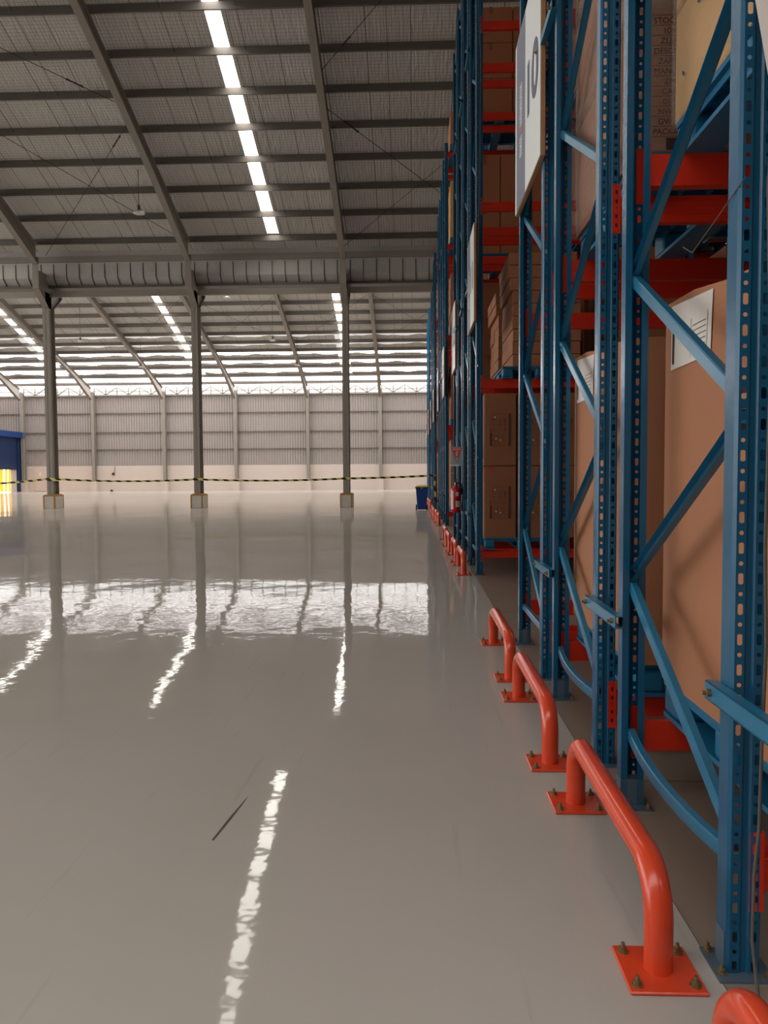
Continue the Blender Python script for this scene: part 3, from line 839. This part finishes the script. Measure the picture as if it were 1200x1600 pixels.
# nearest block ------------------------------------------------
def tall_carton(x, y, z, label, lab=True):
    w, d, h = 1.0, 1.25, 1.52
    mb = wobble_box(w, d, h, .014)
    # crushed, uneven top edge
    mb.v = [(vx, vy, vz + ((-.09+.1*(vy/d)+.01*math.sin(vy*9)) if vz > h-.02 else 0)) for vx, vy, vz in mb.v]
    o = part('tall_carton', mb, m_card, None, True, (x,y,z)); tag(o, label, 'carton', 'tall cartons on the lowest beams')
    if lab:
        def sd(y_, z_, e): u = y_/d; v = min(z_/h, 1); return (-.014*16*u*(1-u)*v*(1-v)-e, y_, z_)
        def patch(mb_, y0, y1, z0, z1, e, n=6, zt=None):
            for a in range(n):
                for b_ in range(n):
                    ya, yb_ = y0+(y1-y0)*a/n, y0+(y1-y0)*(a+1)/n
                    ta = lambda yy, w_: z0+((zt(yy) if zt else z1)-z0)*w_
                    mb_.quad(sd(ya,ta(ya,b_/n),e), sd(ya,ta(ya,(b_+1)/n),e), sd(yb_,ta(yb_,(b_+1)/n),e), sd(yb_,ta(yb_,b_/n),e))
        s = MB(); patch(s, .75, 1.17, 1.25, 1.49, .003, zt=lambda yy: 1.425+.08*yy/d)
        part('label', s, m_lab, o)
        k = MB(); patch(k, 1.13, 1.155, 1.27, 1.42, .0045)
        for i in range(6): patch(k, .8, .93, 1.28+i*.02, 1.2825+i*.02, .0045, 3)
        for a in (.785, .945): patch(k, a, a+.003, 1.27, 1.41, .0045, 3)
        patch(k, .98, 1.07, 1.36, 1.372, .0045, 3)
        part('label_print', k, m_print, o)
    return o
z = pallet(1.03, G(0,1)-.06, lvz(0), 'blue plastic pallet under the nearest tall carton'); tall_carton(1.03, G(0,1)-.08, z, 'tall brown carton with a white label behind the two nearest posts')
z = pallet(.98, G(0,2)-.09, lvz(0), 'blue plastic pallet under the second tall carton'); tall_carton(.965, G(0,2)-.12, z, 'tall brown carton with white label, second one, behind the third and fourth posts')
# nearest block, first raised level
def film_wrap(o, w, d, h, e=.012):
    part('stretch_film', wobble_box(w+2*e, d+2*e, h+e, .02), m_film2, o, True, (-e,-e,0))
z = pallet(1.05, G(0,1)-.06, lvz(1), 'blue plastic pallet on the first raised level, highest one at the right edge')
gy = 'yellow cartons wrapped in film'
for i in range(2):
    for l in range(3):
        o = carton(1.05+.0*i, G(0,1)-.04+i*.6, z+l*.42, .98, .59, .415, 'yellow carton under stretch film at the top right, %s layer, %s half' % (['bottom','middle','top'][l], ['near','far'][i]), m_card3, True, gy)
        if l == 0: 
            k = MB()
            for q in ((.12,.06),(.3,.3),(.45,.12)): k.quad((-.013,q[0],q[1]),(-.013,q[0]+.03,q[1]+.02),(-.013,q[0]+.03,q[1]+.035),(-.013,q[0],q[1]+.015))
            part('handle_slot', k, m_black, o)
        film_wrap(o, .98, .59, .415)
z = pallet(.99, G(0,2)-.07, lvz(1), 'blue plastic pallet on the first raised level under the leaning carton load')
for l in range(3):
    o = carton(.97+.01*l, G(0,2)-.06+.015*l, z+l*.6, 1.0, 1.2, .595, 'large brown film wrapped carton on raised level, %s layer, behind the third post' % ['bottom','middle','top'][l], m_card2, True, 'wrapped brown cartons on the raised level', rz=.01*l, j=.03)
    film_wrap(o, 1.0, 1.2, .595, .03)
    if l == 0:
        p = MB(); y = -.034; xs = .1
        rows = ['STOCK CODE','10400202','ZLJA1119B','DESCRIPTION','ZARINA222','MANU. CODE','ZMAF12','CARTON','01 OF 06','NW  15 KG','GW  16 KG','PACKAGE NO']
        for i in range(len(rows)+1): p.box(.06,.34,y-.0004,y,.56-i*.042,.562-i*.042)
        p.box(.12,.34,y-.0004,y,.0,.05)
        part('printing', p, m_print, o)
        for i, t_ in enumerate(rows):
            me = text_mesh(t_, .034); me.materials.append(m_print)
            q = link('print_line', me, o); q.matrix_local = Matrix.Translation((.17,y-.001,.527-i*.042))@Matrix.Rotation(math.pi/2, 4, 'X')
# white wrapped load of the first row, overhanging at the upper right edge
wl_ = thing('wrapped_load', 'pale film wrapped load bulging out at the top right corner of the picture', 'wrapped load', (.785,.62,2.24))
wb = wobble_box(1.1, 1.22, 1.6, .03)
wb.v = [(vx-.02*math.sin(max(0,vz)*2.2)+(.035 if vx < .2 and vz < .1 else 0), vy+(.03*math.sin(vz*3)), vz+(.22*max(0,(vx))*0)) for vx,vy,vz in wb.v]
part('film_bundle', wb, m_wrapw, wl_, True)
fp = MB(); prv = None
for i in range(7):
    u = i/6; q = ((.0,1.19-.16*u,.35-.4*u),(.0,.3,.35-.4*u)) 
    q = ((-.01-.01*math.sin(u*5),1.2-.45*u*u,.3-.42*u),(-.012,.55,.3-.42*u))
    if prv: fp.quad(prv[0],prv[1],q[1],q[0])
    prv = q
part('film_tail', fp, m_wrapw, wl_, True)

# second block ------------------------------------------------
z = pallet(.94, G(1,0)-.06, lvz(0), 'blue plastic pallet under the printed cartons of the second rack block')
for c in range(3):
    for dpt in range(2):
        for l in range(2):
            w, d, h = .40, .58, .935
            o = carton(.945+c*.425, G(1,0)-.05+dpt*.6, z+l*.945, w, d, h, 'printed brown carton, second block, %s layer, %s column from the aisle, %s row' % (['lower','upper'][l], ['nearest','second','third'][c], ['front','rear'][dpt]), m_card2, False, 'printed cartons on the lowest beams')
            if dpt == 0: print_panel(o, w, h, .006)
            if dpt == 0 and c == 0 and l == 0: part('red_sticker', MB().quad((.04,-.008,h-.01),(.11,-.008,h-.01),(.075,-.008,h-.07)), m_red, o)
for r in (1,2,3):  # large loads added on these rows to block light
    z = pallet(.96, G(1,r)-.06, lvz(0), 'blue plastic pallet added on the lowest beams, %s row of the second block' % RN[r])
    for l in range(2):
        carton(.96, G(1,r)-.05, z+l*.9, .98, 1.18, .89, 'large brown carton added on the lowest beams, %s row of second block, %s' % (RN[r], ['lower','upper'][l]), m_card, True, 'large cartons added low in the second block')
for r, x0 in ((0,1.3),(1,1.28)):
    z = pallet(1.17, G(1,r)-.06, lvz(1), 'blue plastic pallet under the flat carton stack, %s row of second block' % RN[r])
    for l in range(9 if r == 0 else 8):
        for c in range(2):
            for dpt in range(2 if r == 0 else 2):
                jx = .012*R.random()-(.006*l if l > 5 else 0); tcx = x0+c*.44+jx
                carton(tcx, G(1,r)-.04+dpt*.6+.01*R.random(), z+l*.163, .425, .58, .153, 'flat carton, %s layer up, %s column, %s half, %s stack of second block' % (ORD[l], ['aisle side','inner'][c], ['front','rear'][dpt], ['front','back'][r]), m_card, (l+c) % 2 == 0, 'flat cartons stacked on the raised level', j=.004)
for r in (2,3):
    z = pallet(.95, G(1,r)-.06, lvz(1), 'blue plastic pallet on the first raised level, %s row of second block' % RN[r])
    for l in range(3):
        carton(.96, G(1,r)-.05, z+l*.6, .62, 1.1, .592, 'brown carton on the first raised level, %s row of second block, %s' % (RN[r], ['bottom','middle','top'][l]), m_card2, True, 'cartons on first raised level')
        carton(1.6, G(1,r)-.05, z+l*.6, .35, 1.1, .592, 'narrow carton on first raised level, %s row of second block, %s' % (RN[r], ['bottom','middle','top'][l]), m_card2, False, 'cartons on first raised level')
for lv, w, h, nl in ((2,.5,.8,2),(3,.7,.56,3)):
    z = pallet(.96, G(1,2)-.06, lvz(lv), 'blue plastic pallet on the %s level of the second block' % LN[lv])
    for l in range(nl):
        for c in range(3 if lv == 2 else 2):
            carton(.965+c*(w+.015), G(1,2)-.05, z+l*(h+.01), w, 1.1, h, 'taped carton, second block, %s level, %s layer, %s column from aisle' % (LN[lv], ORD[l], ORD[c]), m_card, True, 'taped cartons on the upper levels')
# deeper loads added further in from the aisle to keep the racks dark
for gi in (0,1):
    for r in range(4):
        for lv in range(5):
            for xi, X in enumerate((2.54, 4.0)):
                if xi == 1 and r in (1,2) and lv in (0,): continue
                z = pallet(X, G(gi,r)-.05, lvz(lv), 'blue pallet added deep in the %s block, %s row, %s level, %s from aisle' % (BN[gi], RN[r], LN[lv], ORD[xi+1]))
                carton(X, G(gi,r)-.04, z, .95, 1.16, 1.5 if lv < 4 else .5, 'big carton added deep in the %s block, %s row, %s level, %s from aisle' % (BN[gi], RN[r], LN[lv], ORD[xi+1]), m_card2, True, 'big cartons added deeper in the racks')
for r in range(3):  # unseen loads added overhead to shade the racks below
    for lv in (2,3):
        z = pallet(1.0, G(0,r)-.05, lvz(lv), 'blue pallet added for shade above the picture on nearest block, %s row, %s level' % (RN[r], LN[lv]))
        carton(1.0, G(0,r)-.04, z, 1.0, 1.16, 1.5, 'big carton added for shade above the picture on nearest block, %s row, %s level' % (RN[r], LN[lv]), m_card2, True, 'big cartons added for shade high on the nearest block')
# third, fourth and fifth blocks: what shows past the end posts
for gi in (2,3,4):
    for lv in range(5):
        if gi > 2 and lv == 4: continue
        z = pallet(.97, G(gi,0)-.06, lvz(lv), 'blue plastic pallet on the %s level of the %s rack block' % (LN[lv], BN[gi]))
        if gi == 2 and lv in (1,2):
            for l in range(7): carton(.97+.02*R.random(), G(gi,0)-.05+.01*R.random(), z+l*.2, .98, 1.16, .192, 'flat carton in the %s level stack of the third block, layer %s up' % (LN[lv], ORD[l]), m_card, l % 2 == 0, 'flat cartons in the third block', rz=.02*(R.random()-.5), j=.01)
        else:
            hh = {0:.85,1:.75,2:.75,3:.7,4:.4}[lv]
            for l in range(2): carton(.98, G(gi,0)-.05, z+l*hh, .96, 1.16, hh-.008, 'large carton on the %s level of the %s rack block, %s' % (LN[lv], BN[gi], ['lower','upper'][l]), m_card if lv != 3 else m_card3, True, 'large cartons in the far blocks')

# ------------------------------------------------------------------ extinguisher and its sign
ex = thing('fire_extinguisher', 'red fire extinguisher hanging on a post of the second rack block', 'fire extinguisher', (.725,12.98,.68))
part('cylinder', MB().lathe((0,0,0), [(0,.04),(.012,.078),(.03,.088),(.36,.088),(.4,.08),(.43,.045),(.45,.025),(.47,.022)], 24), m_ext, ex, True)
part('valve', MB().lathe((0,0,.46), [(0,.022),(.05,.022),(.055,.012)], 12), m_zinc, ex, True)
part('handle', MB().box(-.015,.015,-.11,.03,.51,.525).box(-.015,.015,-.12,.02,.545,.558).box(-.012,.012,-.01,.03,.5,.55), m_black, ex)
part('hose', MB().tube([(.02,0,.5),(.09,-.01,.48),(.115,-.01,.4),(.112,-.01,.2),(.1,-.01,.06)], .011, 8), m_black, ex, True)
def curved(z0, z1, a0, a1, r=.0885, n=8):
    c = MB()
    for i in range(n):
        a, b = a0+(a1-a0)*i/n, a0+(a1-a0)*(i+1)/n
        c.quad((r*math.sin(a),-r*math.cos(a),z0),(r*math.sin(b),-r*math.cos(b),z0),(r*math.sin(b),-r*math.cos(b),z1),(r*math.sin(a),-r*math.cos(a),z1))
    return c
part('label', curved(.1,.2,-.1,1.1), m_lab, ex)
part('side_strip', curved(.06,.34,-1.15,-.55), m_lab, ex)
part('upper_label', curved(.28,.35,-.1,.5), m_lab, ex)
part('bracket', MB().box(-.02,.12,.085,.1,.3,.42), m_black, ex)
sg = thing('extinguisher_sign', 'clear sign with a red triangle above the fire extinguisher', 'sign', (.74,12.95,1.47))
part('panel', MB().box(-.11,.11,0,.004,.0,.32), m_clear, sg)
part('triangle', MB().quad((-.095,-.002,.3),(0,-.002,.06),(.095,-.002,.3)), m_film, sg)
w_ = MB()
for i in range(5): w_.box(-.06+i*.026,-.044+i*.026,-.004,-.003,.265,.285)
w_.box(-.012,.012,-.004,-.003,.16,.23); w_.box(-.005,.018,-.004,-.003,.23,.245); w_.box(-.006,.006,-.004,-.003,.1,.14)
part('white_symbol', w_, m_white, sg)
part('holder', MB().box(-.11,.04,-.008,.006,-.01,.02), m_white, sg)
part('hanger', MB().box(.0,.1,.004,.03,.05,.07), m_blue, sg)

# ------------------------------------------------------------------ wheelie bin
bn = thing('waste_bin', 'blue wheeled bin with a yellow lid beside the far racking', 'bin', (.33,28.2,0))
bb = MB(); n0 = 0
bb.v = [(-.16,-.22,.03),(.16,-.22,.03),(.16,.2,.03),(-.16,.2,.03),(-.22,-.27,.82),(.22,-.27,.82),(.22,.27,.82),(-.22,.27,.82)]
bb.f = [(0,3,2,1),(0,1,5,4),(1,2,6,5),(2,3,7,6),(3,0,4,7),(4,5,6,7)]; bb.m = [0]*6
bevel(part('body', bb, m_binb, bn), .02, 3)
bevel(part('rim', MB().box(-.245,.245,-.29,.29,.81,.845), m_black, bn), .008, 2)
ld = MB(); ld.v = [(-.235,-.28,.845),(.235,-.28,.845),(.235,.29,.845),(-.235,.29,.845),(-.2,-.22,.9),(.2,-.22,.9),(.2,.27,.93),(-.2,.27,.93)]
ld.f = [(0,3,2,1),(0,1,5,4),(1,2,6,5),(2,3,7,6),(3,0,4,7),(4,5,6,7)]; ld.m = [0]*6
bevel(part('lid', ld, m_biny, bn), .015, 3)
for sx in (-1,1): part('wheel', MB().tube([(sx*.17,.2,.1),(sx*.22,.2,.1)], .1, 20), m_black, bn, True)
part('catch', MB().box(-.02,.02,-.3,-.285,.79,.82), m_lab, bn)

# ------------------------------------------------------------------ cable on the nearest post
pts = [(.905,1.995,3.1),(.9,1.99,2.3),(.888,1.985,2.05),(.9,1.98,1.6),(.897,1.985,1.15),(.902,1.98,.9),(.893,1.975,.62),(.895,1.985,.42),(.878,1.97,.3),(.88,1.98,.12),(.876,1.93,.004)]
tag(part('hanging_cable', MB().tube(pts, .0045, 8), m_cable, None, True), 'dirty grey cable hanging down the nearest blue post', 'cable')
tag(part('loose_string', MB().tube([(.835,1.995,2.08),(.82,2.15,2.02),(.815,2.3,1.98),(.83,2.42,2.03)], .0016, 5), m_cable, None), 'thin loose string trailing from the nearest blue post', 'string')
tag(part('loose_string', MB().tube([(.85,10.1,7.6),(.87,9.9,6.5),(.86,9.9,5.2),(.845,10.1,3.6)], .004, 5), m_cable, None), 'thin string hanging across the front of the second rack block', 'string')
